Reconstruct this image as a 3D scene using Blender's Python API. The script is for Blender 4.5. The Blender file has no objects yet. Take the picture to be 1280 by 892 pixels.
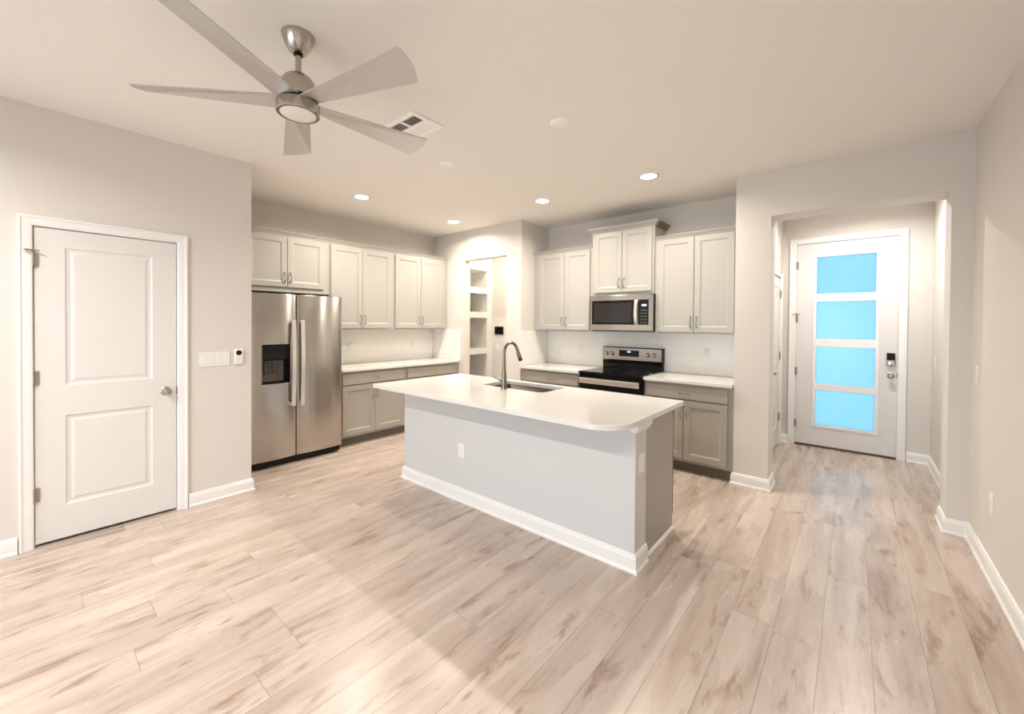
import bpy, bmesh, math, random
from mathutils import Vector, Matrix
S = bpy.context.scene
COL = S.collection
R = math.radians
random.seed(4)

# ------------------------------------------------------------------ camera
cam_d = bpy.data.cameras.new('camera'); cam = bpy.data.objects.new('camera', cam_d); COL.objects.link(cam)
S.camera = cam
F_PX, CY_PX, YAW, PITCH, ROLL, CAM_H = 510.21, 410.36, R(39.962), R(0.647), R(0.428), 1.459
cam_d.sensor_fit = 'HORIZONTAL'; cam_d.sensor_width = 36.0
cam_d.lens = F_PX / 1280 * 36.0
cam_d.shift_y = -(446 - CY_PX) / 1280
cam_d.clip_start = 0.05; cam_d.clip_end = 200
_F = Vector((-math.sin(YAW)*math.cos(PITCH), math.cos(YAW)*math.cos(PITCH), -math.sin(PITCH)))
_Rt = Vector((math.cos(YAW), math.sin(YAW), 0)); _U = _Rt.cross(_F)
_R2 = _Rt*math.cos(ROLL) + _U*math.sin(ROLL); _U2 = -_Rt*math.sin(ROLL) + _U*math.cos(ROLL)
_m = Matrix((( _R2.x, _U2.x, -_F.x, 0), (_R2.y, _U2.y, -_F.y, 0), (_R2.z, _U2.z, -_F.z, CAM_H), (0, 0, 0, 1)))
cam.matrix_world = _m

# ------------------------------------------------------------------ world, exposure, light levels
S.view_settings.view_transform = 'Standard'; S.view_settings.look = 'None'
S.view_settings.gamma = 1.0; S.view_settings.use_curve_mapping = False
S.view_settings.exposure = 0.72
W = bpy.data.worlds.new('world'); S.world = W; W.use_nodes = True
bg = W.node_tree.nodes['Background']
bg.inputs['Color'].default_value = (0.80, 0.90, 1.0, 1); bg.inputs['Strength'].default_value = 3.7
P_KITCHEN, P_LIVING, P_HALL, P_PANTRY = 14, 29, 15, 9        # watts of each recessed lamp
C_KITCHEN, C_LIVING, C_HALL = (1.0, 0.90, 0.78), (1.0, 0.95, 0.91), (1.0, 0.95, 0.91)

# ------------------------------------------------------------------ key dimensions (metres)
ZC = 2.82
XA, YA = -3.992, 1.257           # door wall on the left and its end
XB = -5.151                      # kitchen wall behind the fridge
YP, XP = 4.184, -3.356           # pantry wall, pantry side wall
YR = 4.80                        # range wall
XCL, XOL, XOR, XR = -0.845, -0.567, 0.517, 0.63
YW, YW2 = 4.20, 4.46             # wall with the hall opening
ZO = 2.42
YD = 6.128                       # entry wall
XH = -0.70                       # hall left wall
YB = -3.7
DOWNLIGHTS = [(-4.10, 2.346), (-4.13, 3.69), (-2.66, 3.68), (-1.46, 3.673)]

# ------------------------------------------------------------------ materials
def newmat(name):
    m = bpy.data.materials.new(name); m.use_nodes = True
    return m, m.node_tree.nodes, m.node_tree.links, m.node_tree.nodes['Principled BSDF']
def mat(name, col, rough=0.5, metal=0.0, bump=0.0, bscale=60, coat=0.0, spec=None, var=0.0):
    m, n, l, b = newmat(name)
    b.inputs['Base Color'].default_value = (*col, 1); b.inputs['Roughness'].default_value = rough
    b.inputs['Metallic'].default_value = metal; b.inputs['Coat Weight'].default_value = coat
    if spec is not None: b.inputs['Specular IOR Level'].default_value = spec
    if bump or var:
        tc = n.new('ShaderNodeTexCoord'); no = n.new('ShaderNodeTexNoise')
        no.inputs['Scale'].default_value = bscale; no.inputs['Detail'].default_value = 3
        l.new(tc.outputs['Object'], no.inputs['Vector'])
        if bump:
            bp = n.new('ShaderNodeBump'); bp.inputs['Strength'].default_value = bump; bp.inputs['Distance'].default_value = 0.002
            l.new(no.outputs['Fac'], bp.inputs['Height']); l.new(bp.outputs['Normal'], b.inputs['Normal'])
        if var:
            mx = n.new('ShaderNodeMix'); mx.data_type = 'RGBA'
            mx.inputs['A'].default_value = (*[c*(1-var) for c in col], 1); mx.inputs['B'].default_value = (*[min(1, c*(1+var)) for c in col], 1)
            l.new(no.outputs['Fac'], mx.inputs['Factor']); l.new(mx.outputs['Result'], b.inputs['Base Color'])
    return m
def emit(name, col, st):
    m, n, l, b = newmat(name)
    b.inputs['Base Color'].default_value = (*col, 1)
    b.inputs['Emission Color'].default_value = (*col, 1); b.inputs['Emission Strength'].default_value = st
    return m
M = {}
M['wall'] = mat('wall_paint', (0.72, 0.68, 0.63), 0.75, bump=0.25, bscale=220)
M['ceiling'] = mat('ceiling_paint', (0.88, 0.845, 0.80), 0.85, bump=0.3, bscale=160)
M['trim'] = mat('white_trim_paint', (0.86, 0.85, 0.83), 0.35, bump=0.02, bscale=30)
M['door'] = mat('door_paint', (0.75, 0.73, 0.70), 0.4, bump=0.05, bscale=90)
M['upper'] = mat('upper_cabinet_paint', (0.45, 0.435, 0.40), 0.38, bump=0.03, bscale=60)
M['base'] = mat('base_cabinet_paint', (0.375, 0.35, 0.305), 0.38, bump=0.03, bscale=60)
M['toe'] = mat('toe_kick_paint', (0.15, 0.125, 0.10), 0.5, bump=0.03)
M['island'] = mat('island_wall_paint', (0.645, 0.64, 0.64), 0.7, bump=0.2, bscale=220)
M['cab_inside'] = mat('cabinet_raw_wood', (0.28, 0.19, 0.12), 0.6, var=0.15, bscale=12)
M['quartz'] = mat('white_quartz', (0.78, 0.765, 0.73), 0.12, var=0.015, bscale=7)
M['plastic'] = mat('white_plastic', (0.85, 0.84, 0.82), 0.35, var=0.01)
M['plastic_dim'] = mat('white_plastic_recess', (0.62, 0.61, 0.59), 0.45, var=0.01)
M['black_gloss'] = mat('black_glass', (0.004, 0.004, 0.0045), 0.05, spec=0.28, var=0.1)
M['black'] = mat('black_plastic', (0.007, 0.007, 0.007), 0.35, spec=0.25, var=0.1)
M['grey_plastic'] = mat('grey_plastic', (0.085, 0.08, 0.075), 0.4, var=0.05)
M['nickel'] = mat('brushed_nickel', (0.47, 0.435, 0.39), 0.24, 1.0, var=0.04, bscale=40)
M['chrome'] = mat('polished_nickel', (0.78, 0.75, 0.71), 0.12, 1.0, var=0.02, bscale=40)
M['pull'] = mat('cabinet_pull_nickel', (0.50, 0.47, 0.43), 0.18, 1.0, var=0.02, bscale=40)
M['dark_nickel'] = mat('aged_nickel', (0.24, 0.22, 0.19), 0.26, 1.0, var=0.04, bscale=40)
M['hinge'] = mat('satin_hinge_metal', (0.38, 0.36, 0.33), 0.35, 1.0, var=0.04)
M['blade'] = mat('silver_blade_paint', (0.58, 0.56, 0.54), 0.34, 0.45, var=0.03, bscale=25)
M['bright'] = mat('bright_white_enamel', (0.97, 0.965, 0.95), 0.4, var=0.01)
M['sink'] = mat('sink_steel', (0.055, 0.045, 0.035), 0.35, 1.0, var=0.05, bscale=50)
M['brown_plastic'] = mat('dark_brown_plastic', (0.06, 0.035, 0.02), 0.35, var=0.1)
M['bar'] = mat('satin_steel_bar', (0.92, 0.90, 0.87), 0.30, 1.0, var=0.02)
M['frost'] = mat('frosted_lens', (0.86, 0.84, 0.80), 0.35, var=0.01)
M['lamp_on'] = emit('lit_lens', (1.0, 0.94, 0.82), 9.0)
M['blue_led'] = emit('blue_display_digits', (0.25, 0.4, 1.0), 3.0)
M['white_led'] = emit('pale_display_digits', (0.75, 0.78, 1.0), 1.0)
M['sweep'] = mat('brown_door_sweep', (0.10, 0.065, 0.045), 0.5, var=0.1)
M['grille'] = mat('dark_vent_interior', (0.10, 0.085, 0.07), 0.6, var=0.1)
M['concrete'] = mat('patio_concrete', (0.55, 0.54, 0.52), 0.8, var=0.08, bscale=4)

def stainless():
    m, n, l, b = newmat('stainless_steel')
    tc = n.new('ShaderNodeTexCoord'); mp = n.new('ShaderNodeMapping'); no = n.new('ShaderNodeTexNoise')
    mp.inputs['Scale'].default_value = (1.5, 1.5, 300); no.inputs['Scale'].default_value = 3; no.inputs['Detail'].default_value = 2
    l.new(tc.outputs['Object'], mp.inputs['Vector']); l.new(mp.outputs['Vector'], no.inputs['Vector'])
    mx = n.new('ShaderNodeMix'); mx.data_type = 'RGBA'
    mx.inputs['A'].default_value = (0.47, 0.445, 0.41, 1); mx.inputs['B'].default_value = (0.51, 0.485, 0.45, 1)
    l.new(no.outputs['Fac'], mx.inputs['Factor']); l.new(mx.outputs['Result'], b.inputs['Base Color'])
    b.inputs['Roughness'].default_value = 0.20
    b.inputs['Metallic'].default_value = 1.0; b.inputs['Anisotropic'].default_value = 0.9
    tg = n.new('ShaderNodeCombineXYZ'); tg.inputs[2].default_value = 1.0
    l.new(tg.outputs[0], b.inputs['Tangent'])
    return m
M['steel'] = stainless()

def floor_mat():
    m, n, l, b = newmat('oak_plank_floor')
    PW, PL = 0.18, 1.52
    def mth(op, a, c=None, d=None):
        x = n.new('ShaderNodeMath'); x.operation = op
        for i, v in enumerate((a, c, d)):
            if v is None: continue
            if isinstance(v, (int, float)): x.inputs[i].default_value = v
            else: l.new(v, x.inputs[i])
        return x.outputs[0]
    def comb(x=0, y=0, z=0):
        c = n.new('ShaderNodeCombineXYZ')
        for i, v in enumerate((x, y, z)):
            if isinstance(v, (int, float)): c.inputs[i].default_value = v
            else: l.new(v, c.inputs[i])
        return c.outputs[0]
    def white(v):
        w = n.new('ShaderNodeTexWhiteNoise'); w.noise_dimensions = '3D'; l.new(v, w.inputs['Vector']); return w
    def noise(v, sc, det=4, rough=0.55, dist=0.0):
        t = n.new('ShaderNodeTexNoise'); l.new(v, t.inputs['Vector'])
        t.inputs['Scale'].default_value = sc; t.inputs['Detail'].default_value = det
        t.inputs['Roughness'].default_value = rough; t.inputs['Distortion'].default_value = dist
        return t.outputs['Fac']
    def ramp(v, stops):
        r = n.new('ShaderNodeValToRGB'); l.new(v, r.inputs[0]); e = r.color_ramp.elements
        while len(e) < len(stops): e.new(0.5)
        for i, (p, c) in enumerate(stops): e[i].position = p; e[i].color = (*c, 1)
        return r.outputs['Color']
    def mix(f, a, c, mode='MIX'):
        x = n.new('ShaderNodeMix'); x.data_type = 'RGBA'; x.blend_type = mode
        for s, v in (('Factor', f), ('A', a), ('B', c)):
            if isinstance(v, (int, float)): x.inputs[s].default_value = v
            elif isinstance(v, tuple): x.inputs[s].default_value = (*v, 1)
            else: l.new(v, x.inputs[s])
        return x.outputs['Result']
    g = n.new('ShaderNodeNewGeometry'); sp = n.new('ShaderNodeSeparateXYZ'); l.new(g.outputs['Position'], sp.inputs[0])
    X, Y = sp.outputs[0], sp.outputs[1]
    u = mth('DIVIDE', mth('ADD', X, 10*PW - 0.08), PW)
    row = mth('FLOOR', u); fu = mth('FRACT', u)
    ro = white(comb(row, 3.7)).outputs['Value']
    v = mth('ADD', mth('DIVIDE', Y, PL), mth('MULTIPLY', ro, 5.0))
    pl = mth('FLOOR', v); fv = mth('FRACT', v)
    pr = white(comb(row, pl, 1.3)); pv = pr.outputs['Value']
    off = mth('MULTIPLY', pv, 40.0)
    # grain stretched along the plank, offset on every plank
    grain = noise(comb(mth('ADD', mth('MULTIPLY', X, 11), off), mth('ADD', mth('MULTIPLY', Y, 1.1), off), off), 1.0, 5, 0.55, 0.35)
    fine = noise(comb(mth('MULTIPLY', X, 150), mth('MULTIPLY', Y, 5), off), 1.0, 3, 0.6)
    cloud = noise(comb(mth('ADD', mth('MULTIPLY', X, 6), off), mth('MULTIPLY', Y, 1.1), off), 1.0, 3, 0.5, 0.3)
    blot = noise(comb(mth('ADD', mth('MULTIPLY', X, 13), off), mth('ADD', mth('MULTIPLY', Y, 3.0), off), off), 1.0, 5, 0.65, 0.4)
    c = ramp(grain, [(0.26, (0.43, 0.345, 0.29)), (0.42, (0.54, 0.455, 0.395)), (0.56, (0.60, 0.52, 0.46)), (0.75, (0.66, 0.585, 0.525))])
    c2 = ramp(cloud, [(0.3, (0.84, 0.81, 0.79)), (0.7, (1.0, 1.0, 1.0))])
    c = mix(0.9, c, c2, 'MULTIPLY')
    c = mix(0.22, c, ramp(fine, [(0.35, (0.82, 0.79, 0.76)), (0.6, (1, 1, 1))]), 'MULTIPLY')
    dark = ramp(blot, [(0.55, (1, 1, 1)), (0.70, (0.58, 0.47, 0.40))])
    c = mix(0.9, c, dark, 'MULTIPLY')
    # knots
    vo = n.new('ShaderNodeTexVoronoi'); vo.inputs['Scale'].default_value = 1.0
    l.new(comb(mth('ADD', mth('MULTIPLY', X, 7), off), mth('MULTIPLY', Y, 2.6), off), vo.inputs['Vector'])
    kn = ramp(vo.outputs['Distance'], [(0.03, (0.50, 0.38, 0.30)), (0.10, (1, 1, 1))])
    c = mix(0.6, c, kn, 'MULTIPLY')
    tone = ramp(pv, [(0.0, (0.97, 0.94, 0.93)), (0.5, (1.0, 0.985, 0.975)), (1.0, (1.04, 1.02, 0.99))])
    c = mix(1.0, c, tone, 'MULTIPLY')
    eu = mth('MULTIPLY', mth('MINIMUM', fu, mth('SUBTRACT', 1.0, fu)), PW)
    ev = mth('MULTIPLY', mth('MINIMUM', fv, mth('SUBTRACT', 1.0, fv)), PL)
    e = mth('MINIMUM', eu, ev)
    seam = mth('LESS_THAN', e, 0.0014)
    c = mix(mth('MULTIPLY', seam, 0.62), c, (0.17, 0.13, 0.10))
    l.new(c, b.inputs['Base Color'])
    b.inputs['Roughness'].default_value = 0.33
    rr = n.new('ShaderNodeMapRange'); rr.inputs['To Min'].default_value = 0.20; rr.inputs['To Max'].default_value = 0.34
    l.new(grain, rr.inputs['Value']); l.new(rr.outputs['Result'], b.inputs['Roughness'])
    bp = n.new('ShaderNodeBump'); bp.inputs['Strength'].default_value = 0.25; bp.inputs['Distance'].default_value = 0.001
    h = mth('SUBTRACT', fine, mth('MULTIPLY', seam, 2.0)); l.new(h, bp.inputs['Height']); l.new(bp.outputs['Normal'], b.inputs['Normal'])
    return m
M['floor'] = floor_mat()

def tile_mat(name, axis):
    m, n, l, b = newmat(name)
    g = n.new('ShaderNodeNewGeometry'); sp = n.new('ShaderNodeSeparateXYZ'); l.new(g.outputs['Position'], sp.inputs[0])
    c = n.new('ShaderNodeCombineXYZ'); l.new(sp.outputs[axis], c.inputs[0])
    a = n.new('ShaderNodeMath'); a.operation = 'SUBTRACT'; l.new(sp.outputs[2], a.inputs[0]); a.inputs[1].default_value = 0.914
    l.new(a.outputs[0], c.inputs[1])
    br = n.new('ShaderNodeTexBrick'); l.new(c.outputs[0], br.inputs['Vector'])
    br.inputs['Scale'].default_value = 1.0; br.inputs['Brick Width'].default_value = 0.153; br.inputs['Row Height'].default_value = 0.0763
    br.inputs['Mortar Size'].default_value = 0.0012; br.inputs['Mortar Smooth'].default_value = 0.3
    br.inputs['Color1'].default_value = (0.93, 0.905, 0.86, 1); br.inputs['Color2'].default_value = (0.91, 0.885, 0.84, 1)
    br.inputs['Mortar'].default_value = (0.82, 0.79, 0.74, 1)
    l.new(br.outputs['Color'], b.inputs['Base Color']); b.inputs['Roughness'].default_value = 0.25
    bp = n.new('ShaderNodeBump'); bp.invert = True; bp.inputs['Strength'].default_value = 0.5; bp.inputs['Distance'].default_value = 0.001
    l.new(br.outputs['Fac'], bp.inputs['Height']); l.new(bp.outputs['Normal'], b.inputs['Normal'])
    return m
M['tile_x'] = tile_mat('white_subway_tile_along_x', 0); M['tile_y'] = tile_mat('white_subway_tile_along_y', 1)

def frosted_sky_tint():
    m, n, l, b = newmat('frosted_door_glass_sky_tint')
    n.remove(b); out = n['Material Output']
    t = n.new('ShaderNodeBsdfTranslucent'); t.inputs['Color'].default_value = (0.075, 0.165, 0.215, 1)  # blue of the daylight outside is put into the glass tint
    gl = n.new('ShaderNodeBsdfGlossy'); gl.inputs['Roughness'].default_value = 0.30
    fr = n.new('ShaderNodeFresnel'); fr.inputs['IOR'].default_value = 1.45
    mx = n.new('ShaderNodeMixShader'); l.new(fr.outputs[0], mx.inputs[0]); l.new(t.outputs[0], mx.inputs[1]); l.new(gl.outputs[0], mx.inputs[2])
    l.new(mx.outputs[0], out.inputs['Surface'])
    return m
M['frost_sky'] = frosted_sky_tint()
def clear_glass(name='clear_window_glass', rough=0.02):
    m, n, l, b = newmat(name)
    n.remove(b); out = n['Material Output']
    t = n.new('ShaderNodeBsdfTransparent'); t.inputs['Color'].default_value = (0.93, 0.96, 0.97, 1)
    gl = n.new('ShaderNodeBsdfGlossy'); gl.inputs['Roughness'].default_value = rough
    fr = n.new('ShaderNodeFresnel'); fr.inputs['IOR'].default_value = 1.45
    mx = n.new('ShaderNodeMixShader'); l.new(fr.outputs[0], mx.inputs[0]); l.new(t.outputs[0], mx.inputs[1]); l.new(gl.outputs[0], mx.inputs[2])
    l.new(mx.outputs[0], out.inputs['Surface'])
    return m
M['glass'] = clear_glass(); M['pane'] = clear_glass('etched_door_glass', 0.22)

# ------------------------------------------------------------------ mesh helpers
def box(bm, x0, x1, y0, y1, z0, z1, mtx=None):
    vs = [bm.verts.new((x, y, z)) for z in (z0, z1) for y in (y0, y1) for x in (x0, x1)]
    for f in ((0, 2, 3, 1), (4, 5, 7, 6), (0, 1, 5, 4), (2, 6, 7, 3), (0, 4, 6, 2), (1, 3, 7, 5)):
        bm.faces.new([vs[i] for i in f])
    if mtx is not None:
        for v in vs: v.co = mtx @ v.co
    return vs
def lathe(bm, prof, seg=32, mtx=None, cap=True):
    rings = []
    for r, z in prof:
        rings.append([bm.verts.new((max(r, 1e-5)*math.cos(2*math.pi*i/seg), max(r, 1e-5)*math.sin(2*math.pi*i/seg), z)) for i in range(seg)])
    for a, b in zip(rings, rings[1:]):
        for i in range(seg):
            bm.faces.new((a[i], a[(i+1) % seg], b[(i+1) % seg], b[i]))
    if cap:
        bm.faces.new(rings[0][::-1]); bm.faces.new(rings[-1])
    if mtx is not None:
        for rg in rings:
            for v in rg: v.co = mtx @ v.co
def tube(bm, pts, radii, seg=12):
    pts = [Vector(p) for p in pts]
    if isinstance(radii, (int, float)): radii = [radii]*len(pts)
    rings = []; ref = None
    for i, p in enumerate(pts):
        t = (pts[min(i+1, len(pts)-1)] - pts[max(i-1, 0)]).normalized()
        if ref is None:
            ref = Vector((0, 0, 1)) if abs(t.z) < 0.9 else Vector((1, 0, 0))
        a = (ref - t*ref.dot(t)).normalized(); ref = a; b = t.cross(a)
        rings.append([bm.verts.new(p + radii[i]*(math.cos(2*math.pi*k/seg)*a + math.sin(2*math.pi*k/seg)*b)) for k in range(seg)])
    for a, b in zip(rings, rings[1:]):
        for i in range(seg): bm.faces.new((a[i], a[(i+1) % seg], b[(i+1) % seg], b[i]))
    bm.faces.new(rings[0][::-1]); bm.faces.new(rings[-1])
def sweep(bm, path, prof, closed=False):
    """extrude a closed profile [(outward, z)] along a 2D path; outward is to the right of the walking direction"""
    P = [Vector(p) for p in path]; rings = []
    for i, p in enumerate(P):
        d0 = (P[i]-P[i-1]).normalized() if i > 0 else None
        d1 = (P[i+1]-P[i]).normalized() if i < len(P)-1 else None
        if d0 is None: d0 = d1
        if d1 is None: d1 = d0
        n0 = Vector((d0.y, -d0.x)); n1 = Vector((d1.y, -d1.x))
        nn = (n0+n1).normalized(); k = 1/max(0.3, nn.dot(n0))
        rings.append([bm.verts.new((p.x+nn.x*o*k, p.y+nn.y*o*k, z)) for o, z in prof])
    m = len(prof)
    for a, b in zip(rings, rings[1:]):
        for j in range(m): bm.faces.new((a[j], b[j], b[(j+1) % m], a[(j+1) % m]))
    bm.faces.new(rings[0]); bm.faces.new(rings[-1][::-1])
def paneled(bm, u0, u1, v0, v1, yf, T, panels, prof):
    """slab u0..u1 x v0..v1, front at y=yf facing -y, thickness T; panels share columns; prof=[(inset, depth)]"""
    us = [u0, panels[0][0], panels[0][1], u1]; vs = [v0]
    for p in panels: vs += [p[2], p[3]]
    vs.append(v1)
    g = {(i, j): bm.verts.new((u, yf, v)) for i, u in enumerate(us) for j, v in enumerate(vs)}
    for i in range(3):
        for j in range(len(vs)-1):
            q = [g[i, j], g[i+1, j], g[i+1, j+1], g[i, j+1]]
            if i == 1 and j % 2 == 1:
                a0, a1, b0, b1 = us[1], us[2], vs[j], vs[j+1]
                for ins, dep in prof:
                    r = [bm.verts.new((a0+ins, yf+dep, b0+ins)), bm.verts.new((a1-ins, yf+dep, b0+ins)), bm.verts.new((a1-ins, yf+dep, b1-ins)), bm.verts.new((a0+ins, yf+dep, b1-ins))]
                    for k in range(4): bm.faces.new((q[k], q[(k+1) % 4], r[(k+1) % 4], r[k]))
                    q = r
            bm.faces.new(q)
    bk = {}
    n = len(vs)-1
    ring = [(i, 0) for i in range(4)] + [(3, j) for j in range(1, n+1)] + [(i, n) for i in (2, 1, 0)] + [(0, j) for j in range(n-1, 0, -1)]
    back = [bm.verts.new((us[i], yf+T, vs[j])) for i, j in ring]
    for k in range(len(ring)):
        a, b = g[ring[k]], g[ring[(k+1) % len(ring)]]
        bm.faces.new((a, back[k], back[(k+1) % len(ring)], b))
    bm.faces.new(back[::-1])
def build(name, bm, m, parent=None, bevel=0.0, smooth=False, seg=2, kind=None):
    bmesh.ops.recalc_face_normals(bm, faces=bm.faces)
    me = bpy.data.meshes.new(name); bm.to_mesh(me); bm.free()
    me.materials.append(M[m] if isinstance(m, str) else m)
    if smooth:
        for p in me.polygons: p.use_smooth = True
    o = bpy.data.objects.new(name, me); COL.objects.link(o)
    if parent: o.parent = parent
    if bevel:
        b = o.modifiers.new('bevel', 'BEVEL'); b.width = bevel; b.segments = seg; b.limit_method = 'ANGLE'; b.angle_limit = R(28)
        b.harden_normals = False
    if smooth:
        e = o.modifiers.new('edges', 'EDGE_SPLIT'); e.split_angle = R(40)
    if kind: o['kind'] = kind
    return o
def thing(name, label, cat, loc=(0, 0, 0), rz=0, group=None):
    o = bpy.data.objects.new(name, None); COL.objects.link(o); o.location = loc; o.rotation_euler = (0, 0, rz)
    o.empty_display_size = 0.1
    o['label'] = label; o['category'] = cat
    if group: o['group'] = group
    return o
def struct_empty(name, loc=(0, 0, 0), rz=0):
    o = bpy.data.objects.new(name, None); COL.objects.link(o); o.location = loc; o.rotation_euler = (0, 0, rz); o['kind'] = 'structure'
    return o
def tag(o, label, cat, group=None):
    o['label'] = label; o['category'] = cat
    if group: o['group'] = group
    return o
def struct(name, boxes, m, bevel=0.0):
    bm = bmesh.new()
    for b in boxes: box(bm, *b)
    return build(name, bm, m, None, bevel, kind='structure')
def copy_tree(o, parent=None):
    c = o.copy(); COL.objects.link(c)
    if parent: c.parent = parent
    for ch in list(o.children): copy_tree(ch, c)
    return c
def one(name, m, parent, *bx, bevel=0.0, smooth=False):
    bm = bmesh.new(); box(bm, *bx); return build(name, bm, m, parent, bevel, smooth)
PI = math.pi
HALF = PI/2

# ------------------------------------------------------------------ structure
DA0, DA1, DAZ = 0.03, 0.755, 2.062       # left door
DH0, DH1 = 5.22, 5.985                   # hall side door
DE0, DE1, DEZ = -0.555, 0.375, 2.462     # entry door
WN0, WN1, WNZ = -3.6, 0.1, 2.35          # sliding window behind the camera
struct('floor', [(-5.27, 0.75, YB-0.12, YD+0.12, -0.1, 0)], 'floor')
struct('ceiling', [(-5.27, 0.75, YB-0.12, YD+0.12, ZC, ZC+0.1)], 'ceiling')
struct('wall_left', [(XA-0.12, XA, YB, DA0, 0, ZC), (XA-0.12, XA, DA1, YA, 0, ZC), (XA-0.12, XA, DA0, DA1, DAZ, ZC),
                     (XB, XA-0.12, YA-0.12, YA, 0, ZC)], 'wall')
struct('wall_kitchen', [(XB-0.12, XB, YB-0.12, YD+0.12, 0, ZC)], 'wall')
struct('wall_pantry', [(XB, -4.434, YP, YP+0.12, 0, ZC), (-4.434, -3.606, YP, YP+0.12, 2.39, ZC), (-3.606, XP, YP, YP+0.12, 0, ZC),
                       (XP-0.12, XP, YP+0.12, YD, 0, ZC), (XB, XP-0.12, 5.15, 5.27, 0, ZC)], 'wall')
struct('wall_range', [(XP, XCL, YR, YR+0.12, 0, ZC)], 'wall')
struct('wall_hall', [(XCL, XOL, YW, YW2, 0, ZC), (XCL, XH, YW2, DH0, 0, ZC), (XCL, XH, DH1, YD, 0, ZC), (XCL, XH, DH0, DH1, 2.05, ZC),
                     (XOL, XOR, YW, YW2, ZO, ZC), (XOR, XR, YW, YW2, 0, ZC)], 'wall')
struct('wall_entry', [(XB, DE0, YD, YD+0.12, 0, ZC), (DE0, DE1, YD, YD+0.12, DEZ, ZC), (DE1, XR+0.12, YD, YD+0.12, 0, ZC)], 'wall')
struct('wall_right', [(XR, XR+0.12, YB-0.12, YD, 0, ZC)], 'wall')
struct('wall_back', [(XB, WN0, YB-0.12, YB, 0, ZC), (WN1, XR, YB-0.12, YB, 0, ZC), (WN0, WN1, YB-0.12, YB, WNZ, ZC)], 'wall')

BB = [(0, 0), (0.024, 0), (0.024, 0.012), (0.016, 0.022), (0.015, 0.080), (0.011, 0.090), (0.010, 0.098), (0.004, 0.104), (0, 0.105)]
def baseboard(name, paths):
    bm = bmesh.new()
    for p in paths: sweep(bm, p, BB)
    return build(name, bm, 'trim', kind='structure')
baseboard('baseboard_left', [[(XA, YB), (XA, DA0-0.065)], [(XA, DA1+0.065), (XA, YA), (XA-0.35, YA)]])
baseboard('baseboard_hall', [[(XCL, YW+0.015), (XCL, YW), (XOL, YW), (XOL, YW2), (XH, YW2), (XH, DH0-0.065)], [(XH, DH1+0.065), (XH, YD), (DE0-0.065, YD)]])
baseboard('baseboard_right', [[(DE1+0.075, YD), (XR, YD), (XR, YW2), (XOR, YW2), (XOR, YW), (XR, YW), (XR, YB), (WN1+0.06, YB)]])
baseboard('baseboard_back', [[(WN0-0.06, YB), (XA, YB)]])

# window behind the camera (daylight)
wn = struct_empty('window_1', (0, YB, 0))
bm = bmesh.new()
for a, b in ((WN0, WN0+0.06), (WN1-0.06, WN1), ((WN0+WN1)/2-0.045, (WN0+WN1)/2+0.045)): box(bm, a, b, -0.10, -0.02, 0.0, WNZ)
for a, b in ((0, 0.08), (WNZ-0.07, WNZ)): box(bm, WN0+0.06, WN1-0.06, -0.095, -0.025, a, b)
build('window_frame', bm, 'trim', wn, 0.004)
one('window_pane', 'glass', wn, WN0+0.06, WN1-0.06, -0.064, -0.058, 0.08, WNZ-0.07)
struct('floor_patio', [(-6.5, 2.5, YB-3.2, YB-0.121, -0.12, -0.02)], 'concrete')
pd = bpy.data.lights.new('window_portal', 'AREA'); pd.shape = 'RECTANGLE'; pd.size = WN1-WN0; pd.size_y = WNZ; pd.cycles.is_portal = True
po = bpy.data.objects.new('window_portal', pd); COL.objects.link(po); po.location = ((WN0+WN1)/2, YB-0.13, WNZ/2); po.rotation_euler = (HALF, 0, 0)

# ------------------------------------------------------------------ doors
def casing(bm, u0, u1, z1, w=0.06):
    """three mitred casing boards round an opening in local space, face to -y"""
    prof = [(0, 0), (w, 0), (w, -0.020), (w-0.012, -0.020), (w-0.018, -0.014), (0.012, -0.011), (0, -0.008)]
    rings = []
    for cx, cz, dx, dz in ((u0, 0.0, -1, 0), (u0, z1, -1, 1), (u1, z1, 1, 1), (u1, 0.0, 1, 0)):
        rings.append([bm.verts.new((cx+dx*o, y, cz+dz*o)) for o, y in prof])
    m = len(prof)
    for a, b in zip(rings, rings[1:]):
        for j in range(m): bm.faces.new((a[j], b[j], b[(j+1) % m], a[(j+1) % m]))
    bm.faces.new(rings[0]); bm.faces.new(rings[-1])
def hinge(parent, u, z, y):
    bm = bmesh.new()
    lathe(bm, [(0.008, z-0.045), (0.008, z+0.045)], 12, Matrix.Translation((u, y-0.007, 0)))
    lathe(bm, [(0.004, z+0.045), (0.007, z+0.049), (0.004, z+0.054)], 12, Matrix.Translation((u, y-0.007, 0)))
    box(bm, u+0.002, u+0.022, y-0.003, y, z-0.045, z+0.045)
    return build('hinge', bm, 'hinge', parent, smooth=True)
def knob(parent, u, z, y, m='nickel', name='door_knob'):
    bm = bmesh.new()
    mt = Matrix.Translation((u, y, z)) @ Matrix.Rotation(HALF, 4, 'X')
    lathe(bm, [(0.033, 0), (0.033, 0.004), (0.026, 0.009), (0.012, 0.012), (0.011, 0.026), (0.018, 0.032), (0.026, 0.042), (0.028, 0.052), (0.024, 0.061), (0.012, 0.066), (0, 0.067)], 28, mt)
    return build(name, bm, m, parent, smooth=True)
MOLD = [(0.006, 0.0), (0.014, 0.007), (0.030, 0.009), (0.044, 0.004), (0.050, 0.003)]
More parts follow.
